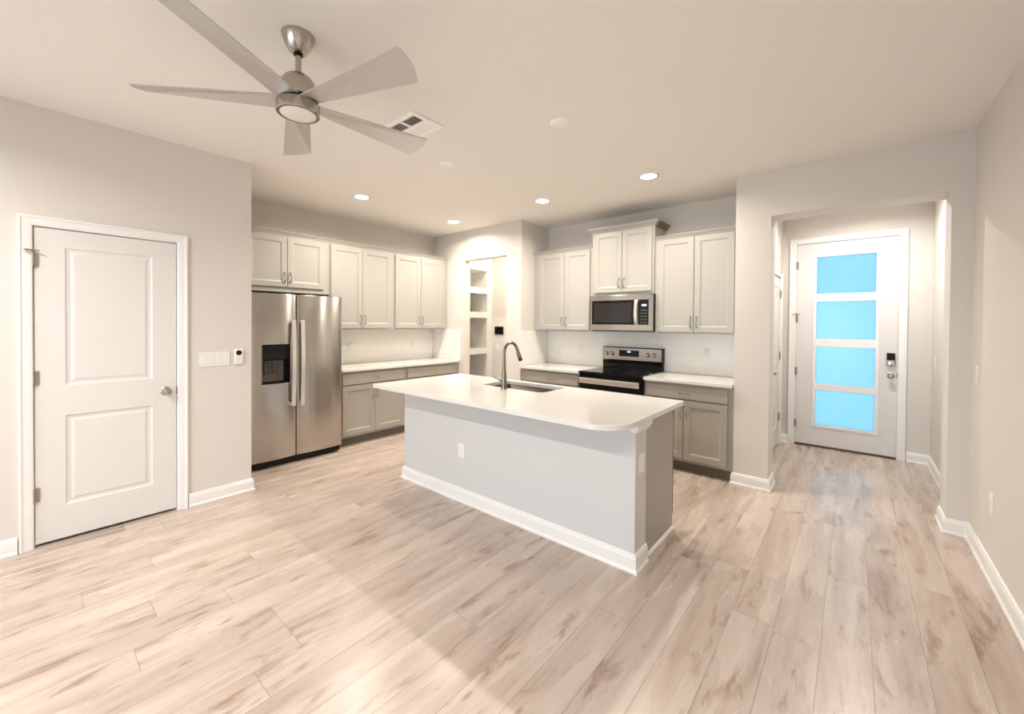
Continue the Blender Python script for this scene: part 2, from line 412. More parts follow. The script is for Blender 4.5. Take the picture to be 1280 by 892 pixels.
def hall_door(name, loc, rz, w, h, knob_u, hinge_u, panels, lever=False):
    """slab surface at local y=0, opening 0..w"""
    d = struct_empty(name, loc, rz)
    bm = bmesh.new(); casing(bm, 0.0, w, h); build('door_casing', bm, 'trim', d, 0.001)
    bm = bmesh.new()     # jamb lining in the wall thickness
    box(bm, -0.0, 0.004, 0.0, 0.115, 0, h); box(bm, w-0.004, w, 0.0, 0.115, 0, h); box(bm, 0.004, w-0.004, 0.0, 0.115, h-0.004, h)
    box(bm, 0.004, w-0.004, 0.055, 0.075, h-0.03, h-0.004); box(bm, 0.004, 0.03, 0.055, 0.075, 0, h-0.03); box(bm, w-0.03, w-0.004, 0.055, 0.075, 0, h-0.03)
    build('door_jamb', bm, 'trim', d)
    bm = bmesh.new()
    paneled(bm, 0.007, w-0.007, 0.020, h-0.008, 0.008, 0.038, panels, MOLD)
    build('door_slab', bm, 'door', d, 0.0012)
    for z in (0.34, 1.09, 1.845): hinge(d, hinge_u, z, 0.004)
    if lever:
        bm = bmesh.new(); mt = Matrix.Translation((knob_u, 0.008, 0.93)) @ Matrix.Rotation(HALF, 4, 'X')
        lathe(bm, [(0.032, 0), (0.032, 0.006), (0.012, 0.010), (0.011, 0.05), (0, 0.052)], 24, mt)
        s = 1 if hinge_u > knob_u else -1
        tube(bm, [(knob_u, -0.037, 0.93), (knob_u+s*0.03, -0.043, 0.93), (knob_u+s*0.11, -0.040, 0.927)], [0.009, 0.010, 0.007])
        build('door_lever', bm, 'dark_nickel', d, smooth=True)
    else:
        knob(d, knob_u, 0.93, 0.008)
        one('strike_plate', 'dark_nickel', d, w-0.009, w-0.003, 0.000, 0.012, 0.90, 0.96)
    return d
d1 = hall_door('door_1', (XA, DA0, 0), HALF, DA1-DA0, DAZ, 0.686-DA0, 0.004,
          [(0.135, 0.585, 0.232, 0.838), (0.135, 0.585, 1.024, 1.944)])
# hinge pin door stop on the top hinge
bm = bmesh.new()
tube(bm, [(0.004, -0.006, 1.905), (-0.025, -0.030, 1.90)], 0.004); tube(bm, [(0.004, -0.006, 1.905), (0.030, -0.035, 1.90)], 0.004)
lathe(bm, [(0.009, 0), (0.009, 0.008), (0.004, 0.011)], 12, Matrix.Translation((-0.025, -0.030, 1.895)))
build('door_stop', bm, 'hinge', d1, smooth=True)
hall_door('door_2', (XH, DH0, 0), HALF, DH1-DH0, 2.05, 0.08, DH1-DH0-0.004,
          [(0.14, DH1-DH0-0.14, 0.23, 0.84), (0.14, DH1-DH0-0.14, 1.02, 1.93)], lever=True)
# entry door with four frosted lites
EW = DE1-DE0
d3 = struct_empty('door_3', (DE0, YD, 0), 0)
bm = bmesh.new(); casing(bm, 0, EW, DEZ, 0.066); build('door_casing', bm, 'trim', d3, 0.001)
bm = bmesh.new()
box(bm, 0, 0.004, 0.0, 0.12, 0, DEZ); box(bm, EW-0.004, EW, 0, 0.12, 0, DEZ); box(bm, 0.004, EW-0.004, 0, 0.12, DEZ-0.004, DEZ)
box(bm, 0.004, 0.02, 0.06, 0.11, 0, DEZ-0.004); box(bm, EW-0.02, EW-0.004, 0.06, 0.11, 0, DEZ-0.004); box(bm, 0.02, EW-0.02, 0.06, 0.11, DEZ-0.03, DEZ-0.004)
build('door_jamb', bm, 'trim', d3)
one('threshold', 'sweep', d3, 0.004, EW-0.004, -0.004, 0.11, 0.0, 0.016)
GL0, GL1, GZ0, GZ1 = -0.355-DE0, 0.190-DE0, 0.270, 2.292
bm = bmesh.new()
box(bm, 0.006, GL0, 0.008, 0.052, 0.024, DEZ-0.008); box(bm, GL1, EW-0.006, 0.008, 0.052, 0.024, DEZ-0.008)
box(bm, GL0, GL1, 0.008, 0.052, 0.024, GZ0); box(bm, GL0, GL1, 0.008, 0.052, GZ1, DEZ-0.008)
bmesh.ops.remove_doubles(bm, verts=bm.verts, dist=1e-5)
build('door_slab', bm, 'door', d3)
one('door_sweep', 'sweep', d3, 0.008, EW-0.008, 0.010, 0.050, 0.016, 0.026)
bm = bmesh.new()
casing_w = 0.030
for a in ((GL0-0.030, GL0+0.004, GZ0-0.030, GZ1+0.030), (GL1-0.004, GL1+0.030, GZ0-0.030, GZ1+0.030)): box(bm, a[0], a[1], 0.000, 0.012, a[2], a[3])
for a in ((GZ0-0.030, GZ0+0.004), (GZ1-0.004, GZ1+0.030)): box(bm, GL0+0.004, GL1-0.004, 0.000, 0.012, a[0], a[1])
build('lite_frame', bm, 'trim', d3, 0.004)
bars = [(0.690, 0.767), (1.212, 1.309), (1.753, 1.847)]
for a, b in bars: one('glazing_bar', 'trim', d3, GL0+0.004, GL1-0.004, 0.012, 0.045, a, b, bevel=0.003)
zs = [GZ0] + [z for p in bars for z in p] + [GZ1]
for k in range(4):
    pn = one('frosted_pane', 'pane', d3, GL0, GL1, 0.026, 0.034, zs[2*k], zs[2*k+1])
    bm = bmesh.new(); bm.faces.new([bm.verts.new(p) for p in ((GL0, 0.0345, zs[2*k]), (GL1, 0.0345, zs[2*k]), (GL1, 0.0345, zs[2*k+1]), (GL0, 0.0345, zs[2*k+1]))])
    build('frosted_film', bm, 'frost_sky', pn)
for z in (0.262, 0.905, 1.551, 2.20): hinge(d3, 0.002, z, 0.004)
bm = bmesh.new()
tube(bm, [(0.002, -0.006, 1.61), (-0.03, -0.032, 1.605)], 0.004); tube(bm, [(0.002, -0.006, 1.61), (0.035, -0.035, 1.605)], 0.004)
lathe(bm, [(0.009, 0), (0.009, 0.008), (0.004, 0.011)], 12, Matrix.Translation((0.035, -0.035, 1.60)))
build('door_stop', bm, 'hinge', d3, smooth=True)
kp = bmesh.new(); box(kp, 0.278-DE0, 0.351-DE0, -0.022, 0.008, 1.025, 1.170)
kp = build('keypad_lock', kp, 'nickel', d3, 0.008)
one('keypad_screen', 'black_gloss', kp, 0.281-DE0, 0.348-DE0, -0.026, -0.0225, 1.090, 1.167, bevel=0.003)
bm = bmesh.new(); lathe(bm, [(0.024, 0), (0.024, 0.004), (0.017, 0.006), (0, 0.007)], 24, Matrix.Translation((0.3145-DE0, -0.022, 1.057)) @ Matrix.Rotation(HALF, 4, 'X'))
build('key_cylinder', bm, 'chrome', kp, smooth=True)
knob(d3, 0.317-DE0, 0.918, 0.008)
one('strike_plate', 'black', d3, EW-0.010, EW-0.003, 0.001, 0.012, 0.90, 0.955)

# ------------------------------------------------------------------ cabinets
CP = [(0.003, 0.0), (0.006, 0.003), (0.014, 0.006), (0.016, 0.009)]
def pull(parent, u, v, y, L=0.105, horiz=False):
    """arched bar pull with two flared feet"""
    bm = bmesh.new(); N = 14; pts = []; rad = []
    for i in range(N+1):
        t = i/N; a = (t-0.5)*L
        h = 0.030*(1-(abs(2*t-1))**3.0)
        pts.append((u+a if horiz else u, y-0.002-h, v if horiz else v+a))
        rad.append(0.0042 + 0.0028*abs(2*t-1)**4)
    tube(bm, pts, rad, 10)
    for s in (-1, 1):
        c = (u+s*L/2, y, v) if horiz else (u, y, v+s*L/2)
        lathe(bm, [(0.010, 0), (0.009, 0.004), (0.005, 0.006)], 14, Matrix.Translation(c) @ Matrix.Rotation(HALF, 4, 'X'))
    return build('handle', bm, 'pull', parent, smooth=True)
def cab_door(parent, u0, u1, v0, v1, m, side, top):
    """overlay door, front at y=-0.02; side: 'l'/'r' where the pull sits; top: pull near the top"""
    bm = bmesh.new(); fw = 0.052
    paneled(bm, u0, u1, v0, v1, -0.020, 0.0195, [(u0+fw, u1-fw, v0+fw, v1-fw)], CP)
    d = build('door', bm, m, parent, 0.0012)
    if side:
        pull(d, u1-0.026 if side == 'r' else u0+0.026, (v1-0.115) if top else (v0+0.105), -0.020)
    return d
def drawer(parent, u0, u1, v0, v1, m, hw=0.095):
    bm = bmesh.new(); vs = box(bm, u0, u1, -0.020, -0.0005, v0, v1)
    d = build('drawer', bm, m, parent, 0.003)
    pull(d, (u0+u1)/2, (v0+v1)/2, -0.020, hw, True)
    return d
def crown(parent, path, z, h, d, m='upper'):
    bm = bmesh.new()
    sweep(bm, path, [(-0.0, z), (0.006, z), (0.008, z+h*0.18), (d*0.45, z+h*0.45), (d*0.85, z+h*0.78), (d, z+h*0.80), (d, z+h), (0.0, z+h)])
    return build('crown_molding', bm, m, parent)
def upper_cabinet(label, loc, rz, Wd, D, z0, z1, doors, crown_path, ch=0.036, cd=0.030, dv=(0.018, 0.035)):
    c = thing('wall_cabinet', label, 'cabinet', loc, rz, 'painted wall cabinets')
    one('carcass', 'upper', c, 0, Wd, 0, D, z0, z1, bevel=0.001)
    for (a, b, s) in doors: cab_door(c, a, b, z0+dv[0], z1-dv[1], 'upper', s, False)
    crown(c, crown_path, z1-0.012, ch, cd)
    return c
# kitchen wall, front plane x = XB+0.33, local x -> +y
XU = XB+0.332
upper_cabinet('short pale grey wall cabinet with two doors above the refrigerator', (XU, 1.262, 0), HALF, 2.338-1.262, 0.33, 1.790, 2.430,
    [(1.458-1.262, 1.860-1.262, 'r'), (1.866-1.262, 2.270-1.262, 'l')], [(0, 0), (2.338-1.262, 0)], dv=(0.056, 0.037))
upper_cabinet('tall pale grey wall cabinet beside the refrigerator, left of the one touching the pantry wall', (XU, 2.340, 0), HALF, 0.898, 0.33, 1.372, 2.430,
    [(0.012, 0.420, 'r'), (0.426, 0.842, 'l')], [(0, 0), (0.898, 0)], dv=(0.018, 0.037))
upper_cabinet('tall pale grey wall cabinet in the left corner against the pantry wall', (XU, 3.240, 0), HALF, 0.940, 0.33, 1.372, 2.430,
    [(0.010, 0.433, 'r'), (0.439, 0.868, 'l')], [(0, 0), (0.918, 0), (0.918, 0.02)], dv=(0.018, 0.037))
# range wall, front plane y = YR-0.33
YU = YR-0.332
upper_cabinet('pale grey wall cabinet left of the microwave', (XP, YU, 0), 0, -2.462-XP, 0.33, 1.372, 2.400,
    [(-3.262-XP, -2.862-XP, 'r'), (-2.856-XP, -2.492-XP, 'l')], [(0, 0), (-2.462-XP, 0)], dv=(0.018, 0.024))
mid = upper_cabinet('raised pale grey wall cabinet with deep crown molding above the microwave', (-2.460, YU-0.012, 0), 0, 0.768, 0.342, 1.808, 2.562,
    [(0.036, 0.388, 'r'), (0.394, 0.740, 'l')], [(0, 0.342), (0, 0), (0.768, 0), (0.768, 0.02)], ch=0.058, cd=0.058, dv=(0.030, 0.016))
upper_cabinet('pale grey wall cabinet right of the microwave, next to the hall wall', (-1.690, YU, 0), 0, 0.800, 0.33, 1.372, 2.400,
    [(0.040, 0.410, 'r'), (0.416, 0.788, 'l')], [(0, 0), (0.800, 0)], dv=(0.014, 0.020))
bm = bmesh.new(); sweep(bm, [(0.768, 0.0205), (0.768, 0.342)], [(0.0, 2.550), (0.008, 2.552), (0.030, 2.577), (0.050, 2.600), (0.050, 2.606), (0.0, 2.606)])
build('crown_return', bm, 'cab_inside', mid)
# fill strip between the last cabinet and the wall
tag(one('filler_strip', 'upper', None, -0.889, XCL-0.001, YU+0.15, YU+0.17, 1.372, 2.40), 'narrow pale filler strip between wall cabinet and the hall wall', 'trim')

def base_cabinet(label, loc, rz, Wd, D, doors, drawers, side_l=0, side_r=0):
    c = thing('base_cabinet', label, 'cabinet', loc, rz, 'greige base cabinets')
    one('carcass', 'base', c, 0, Wd, 0, D, 0.105, 0.882, bevel=0.001)
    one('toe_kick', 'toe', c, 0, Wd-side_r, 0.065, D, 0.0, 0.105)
    for (a, b, s) in doors: cab_door(c, a, b, 0.135, 0.712, 'base', s, True)
    for (a, b) in drawers: drawer(c, a, b, 0.728, 0.850, 'base')
    return c
XF = XB+0.602
base_cabinet('greige base cabinet with one drawer and two doors beside the refrigerator', (XF, 2.340, 0), HALF, 0.898, 0.60,
    [(0.02, 0.438, 'r'), (0.442, 0.860, 'l')], [(0.02, 0.860)])
base_cabinet('greige corner base cabinet against the pantry wall, half hidden by the island', (XF, 3.240, 0), HALF, 0.942, 0.60,
    [(0.025, 0.440, 'r'), (0.446, 0.866, 'l')], [(0.025, 0.866)])
YF = YR-0.606
base_cabinet('greige base cabinet left of the range', (XP+0.002, YF, 0), 0, 0.905, 0.604,
    [(0.10, 0.485, 'r'), (0.490, 0.875, 'l')], [(0.10, 0.875)])
base_cabinet('greige base cabinet with drawer and two doors right of the range', (-1.685, YF, 0), 0, 0.838, 0.604,
    [(0.025, 0.400, 'r'), (0.406, 0.795, 'l')], [(0.025, 0.795)], side_r=0.02)

def slab(name, label, x0, x1, y0, y1):
    bm = bmesh.new(); box(bm, x0, x1, y0, y1, 0.8825, 0.914)
    return tag(build(name, bm, 'quartz', None, 0.003), label, 'countertop')
slab('countertop', 'white quartz countertop beside the refrigerator, left run', XB+0.013, XB+0.640, 2.345, YP-0.013)
slab('countertop', 'short white quartz countertop between the pantry wall and range', XP+0.013, -2.452, YR-0.648, YR-0.013)
slab('countertop', 'white quartz countertop right of the range', -1.684, XCL-0.002, YR-0.648, YR-0.013)
def tiles(name, label, m, *b):
    return tag(one(name, m, None, *b, bevel=0.001), label, 'backsplash')
tiles('tile_backsplash', 'white tile backsplash under the left run of wall cabinets', 'tile_y', XB+0.0015, XB+0.0115, 2.345, YP-0.013, 0.9145, 1.371)
tiles('tile_backsplash', 'small white tile return on the pantry wall left of the opening', 'tile_x', XB+0.013, XB+0.640, YP-0.0115, YP-0.0015, 0.9145, 1.371)
tiles('tile_backsplash', 'small white tile return beside the short countertop, left of the range', 'tile_y', XP+0.0015, XP+0.0115, YR-0.640, YR-0.013, 0.9145, 1.371)
tiles('tile_backsplash', 'white tile backsplash behind the range', 'tile_x', XP+0.013, XCL-0.002, YR-0.0115, YR-0.0015, 0.9145, 1.371)

# ------------------------------------------------------------------ refrigerator
XFR = -4.438
fr = thing('refrigerator', 'stainless side-by-side refrigerator with ice dispenser in the left door', 'refrigerator', (XFR, 1.395, 0), HALF)
FW = 0.908
one('cabinet_body', 'grey_plastic', fr, 0.0, FW, 0.075, 0.69, 0.012, 1.735, bevel=0.004)
bm = bmesh.new(); box(bm, 0.01, FW-0.01, 0.028, 0.075, 0.015, 0.072)
for a in (0.05, FW-0.13): box(bm, a, a+0.08, 0.016, 0.028, 0.018, 0.060)
build('base_grille', bm, 'black', fr, 0.003)
def fridge_door(u0, u1, hole=None):
    """door skin slightly bowed outward, drawn as a swept arc"""
    N = 14; bm = bmesh.new(); z0, z1 = 0.078, 1.745
    def yb(u): t = (u-u0)/(u1-u0); return -0.014*(1-(2*t-1)**2)
    us = [u0+(u1-u0)*i/N for i in range(N+1)]
    zz = [z0, z1]
    if hole:
        us = sorted(set([u for u in us if abs(u-hole[0]) > 0.012 and abs(u-hole[1]) > 0.012] + [hole[0], hole[1]])); zz = [z0, hole[2], hole[3], z1]
    g = {}
    for i, u in enumerate(us):
        for j, z in enumerate(zz): g[i, j] = bm.verts.new((u, yb(u), z))
    bk = {}
    for i, u in enumerate(us):
        for j, z in enumerate(zz): bk[i, j] = bm.verts.new((u, 0.068, z))
    n, m = len(us)-1, len(zz)-1
    inhole = lambda i, j: hole and hole[0]-1e-6 <= us[i] and us[i+1] <= hole[1]+1e-6 and j == 1
    for i in range(n):
        for j in range(m):
            if not inhole(i, j):
                bm.faces.new((g[i, j], g[i+1, j], g[i+1, j+1], g[i, j+1]))
            bm.faces.new((bk[i, j], bk[i, j+1], bk[i+1, j+1], bk[i+1, j]))
        for j in (0, m): bm.faces.new((g[i, j], bk[i, j], bk[i+1, j], g[i+1, j]))
    for j in range(m):
        for i in (0, n): bm.faces.new((g[i, j], g[i, j+1], bk[i, j+1], bk[i, j]))
    return build('door', bm, 'steel', fr, 0.005, smooth=True, seg=3)
UM = 0.415
hole = (0.090, 0.350, 0.842, 1.236)
dl = fridge_door(0.002, UM-0.004, hole)
dr = fridge_door(UM+0.004, FW-0.002)
# ice and water dispenser
bm = bmesh.new(); a, b, c, d_ = hole; D = 0.060
box(bm, a, b, D-0.004, D, c, d_); box(bm, a, a+0.004, -0.002, D-0.004, c, d_); box(bm, b-0.004, b, -0.002, D-0.004, c, d_)
box(bm, a+0.004, b-0.004, -0.002, D-0.004, d_-0.004, d_); box(bm, a+0.004, b-0.004, -0.004, D-0.004, c, c+0.010)
dsp = build('ice_dispenser', bm, 'black', dl)
bm = bmesh.new(); box(bm, a+0.004, b-0.004, -0.004, 0.030, 1.085, d_-0.004); build('control_panel', bm, 'black_gloss', dsp, 0.004)
bm = bmesh.new(); box(bm, a+0.018, b-0.045, 0.035, 0.050, c+0.018, 1.075); build('paddle_housing', bm, 'grey_plastic', dsp, 0.004)
for u in (a+0.030, a+0.105):
    bm = bmesh.new(); box(bm, u, u+0.050, 0.020, 0.034, c+0.10, 1.055); build('paddle', bm, 'brown_plastic', dsp, 0.006)
bm = bmesh.new(); box(bm, a-0.004, b+0.004, -0.012, 0.012, c-0.016, c-0.001); build('drip_tray', bm, 'steel', dsp, 0.003)
bm = bmesh.new()
box(bm, a-0.006, a, -0.008, 0.004, c, d_+0.006); box(bm, a, b+0.004, -0.008, 0.004, d_, d_+0.006); build('dispenser_frame', bm, 'chrome', dsp, 0.001)
def fridge_handle(par, u, s):
    bm = bmesh.new(); N = 16; z0, z1 = 0.600, 1.480
    rings = []
    for i in range(N+1):
        t = i/N; z = z0+(z1-z0)*t; bow = 0.018*(1-(2*t-1)**2); y = -0.050-bow; w = 0.019
        rings.append([bm.verts.new(p) for p in ((u-w, y+0.016, z), (u-w, y, z), (u+w, y, z), (u+w, y+0.016, z))])
    for p, q in zip(rings, rings[1:]):
        for k in range(4): bm.faces.new((p[k], p[(k+1) % 4], q[(k+1) % 4], q[k]))
    bm.faces.new(rings[0]); bm.faces.new(rings[-1])
    for z in (z0, z1-0.035): box(bm, u-0.016, u+0.016, -0.040, -0.003, z, z+0.035)
    return build('handle', bm, 'bar', par, 0.004)
fridge_handle(dl, UM-0.042, 1); fridge_handle(dr, UM+0.045, -1)
# round monogram badge and small name plate
bm = bmesh.new(); mt = Matrix.Translation((1.612-1.395, -0.005, 1.669)) @ Matrix.Rotation(HALF, 4, 'X')
lathe(bm, [(0.017, 0), (0.017, 0.002), (0.015, 0.003), (0.0145, 0.0018), (0, 0.0018)], 28, mt); b1 = build('round_badge', bm, 'chrome', dl, smooth=True)
bm = bmesh.new(); pts = [(0.217+0.008*math.cos(t)*(1-t/9), -0.0088, 1.669+0.008*math.sin(t)*(1-t/9)) for t in [k*0.5 for k in range(13)]]
tube(bm, pts, 0.0012, 6); build('monogram', bm, 'grey_plastic', b1)
one('name_plate', 'grey_plastic', dr, 0.758, 0.822, -0.0062, -0.0035, 1.692, 1.699)

# ------------------------------------------------------------------ range
rg = thing('range', 'stainless and black electric range with glass cooktop and raised control panel', 'range', (-2.447, YR-0.660, 0), 0)
RW = 0.758
one('body', 'black', rg, 0.0, RW, 0.03, 0.635, 0.03, 0.895, bevel=0.002)
bm = bmesh.new(); box(bm, -0.001, RW+0.001, -0.015, 0.60, 0.896, 0.922); ck = build('cooktop', bm, 'black_gloss', rg, 0.006)
for (u, v, r) in ((0.20, 0.16, 0.105), (0.56, 0.16, 0.080), (0.20, 0.42, 0.080), (0.56, 0.42, 0.105)):
    bm = bmesh.new(); lathe(bm, [(r-0.002, 0.9221), (r-0.002, 0.9224), (r, 0.9224), (r, 0.9221)], 40, Matrix.Translation((u, v, 0)), cap=False)
    build('burner_ring', bm, 'grey_plastic', ck)
dr_ = one('oven_door', 'black_gloss', rg, 0.006, RW-0.006, 0.0, 0.03, 0.22, 0.885, bevel=0.004)
bm = bmesh.new(); box(bm, 0.02, RW-0.02, -0.045, -0.028, 0.790, 0.852)
hd = build('handle', bm, 'bar', dr_, 0.006)
for u in (0.045, RW-0.045): one('handle_mount', 'black', hd, u-0.012, u+0.012, -0.030, 0.0, 0.80, 0.842)
one('storage_drawer', 'steel', rg, 0.006, RW-0.006, 0.002, 0.03, 0.06, 0.212, bevel=0.004)
one('foot_rail', 'black', rg, 0.02, RW-0.02, 0.06, 0.60, 0.0, 0.03)
one('back_riser', 'black_gloss', rg, 0.0, RW, 0.590, 0.645, 0.922, 1.030, bevel=0.003)
one('panel_housing', 'black', rg, -0.003, RW+0.003, 0.588, 0.648, 1.024, 1.182, bevel=0.004)
cp = one('control_panel', 'steel', rg, 0.006, RW-0.008, 0.578, 0.588, 1.026, 1.174, bevel=0.003)
cdsp = one('clock_display', 'black_gloss', cp, 0.226, 0.478, 0.5745, 0.5785, 1.072, 1.148, bevel=0.001)
def seg_digit(bm, ch, u, z, y, w, h, t):
    S7 = {'0': 'abcdef', '1': 'bc', '2': 'abged', '3': 'abgcd', '4': 'fgbc', '5': 'afgcd', '6': 'afgedc', '7': 'abc', '8': 'abcdefg', '9': 'abcdfg'}[ch]
    r = {'a': (0, w, h-t, h), 'd': (0, w, 0, t), 'g': (0, w, h/2-t/2, h/2+t/2), 'f': (0, t, h/2, h), 'e': (0, t, 0, h/2), 'b': (w-t, w, h/2, h), 'c': (w-t, w, 0, h/2)}
    for s in S7: q = r[s]; box(bm, u+q[0], u+q[1], y-0.0006, y, z+q[2], z+q[3])
bm = bmesh.new()
for k, ch in enumerate('888'): seg_digit(bm, ch, 0.334+k*0.014, 1.121, 0.5744, 0.010, 0.016, 0.0022)
build('clock_digits', bm, 'blue_led', cdsp)
for u in (0.060, 0.135, 0.588, 0.664):
    bm = bmesh.new(); mt = Matrix.Translation((u, 0.578, 1.100)) @ Matrix.Rotation(HALF, 4, 'X')
    lathe(bm, [(0.023, 0), (0.023, 0.004), (0.019, 0.006), (0.018, 0.024), (0.015, 0.028), (0, 0.028)], 24, mt)
    box(bm, u-0.003, u+0.003, 0.548, 0.552, 1.085, 1.116)
    kb = build('burner_knob', bm, 'steel', cp, smooth=True)
    bm = bmesh.new(); lathe(bm, [(0.027, 0), (0.027, 0.0016), (0.0235, 0.0016), (0.0235, 0)], 24, mt, cap=False); build('knob_dial', bm, 'grey_plastic', kb)

# ------------------------------------------------------------------ microwave
mw = thing('microwave', 'stainless over-the-range microwave with dark window and curved handle', 'microwave', (-2.446, YR-0.405, 1.385), 0)
MW, MH = 0.766, 0.415
one('case', 'black', mw, 0.0, MW, 0.030, 0.395, 0.0, MH, bevel=0.003)
fp = one('front_frame', 'steel', mw, 0.0, MW-0.004, 0.0, 0.030, 0.006, MH, bevel=0.004)
one('window', 'black_gloss', fp, 0.020, 0.560, -0.003, 0.001, 0.075, 0.355, bevel=0.002)
bm = bmesh.new(); box(bm, 0.050, 0.520, -0.0038, -0.003, 0.098, 0.325)
build('viewing_mesh', bm, mat('dark_window_mesh', (0.018, 0.016, 0.014), 0.06, var=0.05), fp)
kpz = one('keypad', 'black_gloss', fp, 0.602, 0.716, -0.003, 0.001, 0.075, 0.355, bevel=0.002)
bm = bmesh.new()
for k, ch in enumerate('888'): seg_digit(bm, ch, 0.640+k*0.019, 0.282, -0.0032, 0.014, 0.020, 0.003)
build('clock_digits', bm, 'white_led', kpz)
bm = bmesh.new()
for i in range(3):
    for j in range(5): box(bm, 0.622+i*0.028, 0.640+i*0.028, -0.0036, -0.003, 0.092+j*0.034, 0.108+j*0.034)
build('key_buttons', bm, 'grey_plastic', kpz)
bm = bmesh.new(); N = 14; rings = []
for i in range(N+1):
    t = i/N; z = 0.078+0.275*t; y = -0.022-0.022*(1-(2*t-1)**2); u = 0.580
    rings.append([bm.verts.new(p) for p in ((u-0.018, y+0.012, z), (u-0.018, y, z), (u+0.018, y, z), (u+0.018, y+0.012, z))])
for p, q in zip(rings, rings[1:]):
    for k in range(4): bm.faces.new((p[k], p[(k+1) % 4], q[(k+1) % 4], q[k]))
bm.faces.new(rings[0]); bm.faces.new(rings[-1])
for z in (0.078, 0.328): box(bm, 0.566, 0.594, -0.014, 0.0, z, z+0.025)
build('handle', bm, 'bar', fp, 0.003)
bm = bmesh.new(); box(bm, 0.03, 0.30, 0.05, 0.30, -0.004, 0.0); build('grease_filter', bm, 'grey_plastic', mw)
bm = bmesh.new(); lathe(bm, [(0.0035, 0), (0.0035, 0.002)], 12, Matrix.Translation((0.383, 0.0, 0.382)) @ Matrix.Rotation(HALF, 4, 'X')); build('round_badge', bm, 'grey_plastic', fp)

# ------------------------------------------------------------------ island
BX0, BX1, BY0, BY1 = -3.244, -0.973, 2.299, 2.464
IX0, IX1, IY0, IY1 = -3.290, -0.934, 1.984, 3.059
isl = thing('kitchen_island', 'kitchen island with pale grey front wall and greige cabinets behind', 'island', (BX0, BY0, 0), 0)
LX, LY = BX1-BX0, BY1-BY0
one('knee_wall', 'island', isl, 0, LX, 0, LY, 0, 0.882, bevel=0.004)
bm = bmesh.new(); sweep(bm, [(0, LY), (0, 0), (LX, 0), (LX, LY)], [(o, z*1.05) for o, z in BB]); build('baseboard', bm, 'trim', isl)
bm = bmesh.new(); sweep(bm, [(LX-0.03, 0), (LX, 0), (LX, LY+0.025)], [(0, 0.826), (0.012, 0.826), (0.014, 0.842), (0.026, 0.850), (0.026, 0.8815), (0, 0.8815)]); build('top_trim', bm, 'trim', isl)
CX1 = LX-0.018; CYB = 3.000-BY0
bm = bmesh.new()     # open-topped carcass, so the sink bowl hangs inside it
box(bm, 0.018, 0.036, LY, CYB, 0.105, 0.8815); box(bm, CX1-0.018, CX1, LY, CYB, 0.105, 0.8815)
box(bm, 0.036, CX1-0.018, CYB-0.016, CYB, 0.105, 0.876); box(bm, 0.036, CX1-0.018, LY, LY+0.012, 0.105, 0.8815); box(bm, 0.036, CX1-0.018, LY+0.012, CYB-0.016, 0.105, 0.123)
build('cabinet_box', bm, 'base', isl)
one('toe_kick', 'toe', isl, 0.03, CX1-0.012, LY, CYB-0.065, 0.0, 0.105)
one('end_panel', 'base', isl, CX1-0.002, CX1+0.004, LY, CYB-0.012, 0.0, 0.8815)
one('end_panel', 'base', isl, 0.014, 0.020, LY, CYB-0.012, 0.0, 0.8815)
bm = bmesh.new(); sweep(bm, [(CX1+0.004, LY+0.02), (CX1+0.004, CYB-0.012)], [(0, 0), (0.014, 0), (0.013, 0.008), (0.008, 0.015), (0, 0.018)]); build('shoe_molding', bm, 'trim', isl)
one('edge_stile', 'toe', isl, CX1-0.001, CX1+0.005, CYB-0.012, CYB+0.001, 0.105, 0.8815)
# sink side doors face away from the camera, local frame turned round
rot = Matrix.Rotation(PI, 4, 'Z'); rot.translation = Vector((CX1, CYB, 0))
def flip(o):
    o.data.transform(rot)
    for ch in o.children: ch.data.transform(rot)
u = 0.02
for wdt in (0.45, 0.45, 0.42, 0.42, 0.42):
    s = 'r' if u < 1 else 'l'
    d_ = cab_door(isl, u, u+wdt-0.006, 0.135, 0.712, 'base', s, True); flip(d_)
    w_ = drawer(isl, u, u+wdt-0.006, 0.728, 0.850, 'base'); flip(w_)
    u += wdt
# countertop with rounded corners and a sink cut-out
SX0, SX1, SY0, SY1 = -2.560, -1.890, 2.630, 2.985
def rrect(x0, x1, y0, y1, rs, n=10):
    pts = []
    for (cx, cy, a0, r, sx, sy) in ((x0, y0, PI, rs[0], 1, 1), (x1, y0, 1.5*PI, rs[1], -1, 1), (x1, y1, 0, rs[2], -1, -1), (x0, y1, HALF, rs[3], 1, -1)):
        for k in range(n+1):
            a = a0+HALF*k/n; pts.append((cx+sx*r+r*math.cos(a), cy+sy*r+r*math.sin(a)))
    return pts
def plate_with_hole(outer, inner, z0, z1):
    """ring plate; both loops have the same number of points starting at the same corner"""
    bm = bmesh.new(); n = len(outer)
    L = [[bm.verts.new((x, y, z)) for x, y in lp] for lp in (outer, inner) for z in (z0, z1)]
    o0, o1, i0, i1 = L
    for k in range(n):
        j = (k+1) % n
        bm.faces.new((o0[k], o0[j], o1[j], o1[k])); bm.faces.new((i0[k], i1[k], i1[j], i0[j]))
        bm.faces.new((o1[k], o1[j], i1[j], i1[k])); bm.faces.new((o0[k], i0[k], i0[j], o0[j]))
    return bm
outer = rrect(IX0, IX1, IY0, IY1, (0.03, 0.20, 0.012, 0.012)); inner = rrect(SX0, SX1, SY0, SY1, (0.05,)*4)
ct = build('island_countertop', plate_with_hole(outer, inner, 0.8825, 0.914), 'quartz', None, 0.003)
tag(ct, 'large white quartz island countertop with a rounded front corner', 'countertop')
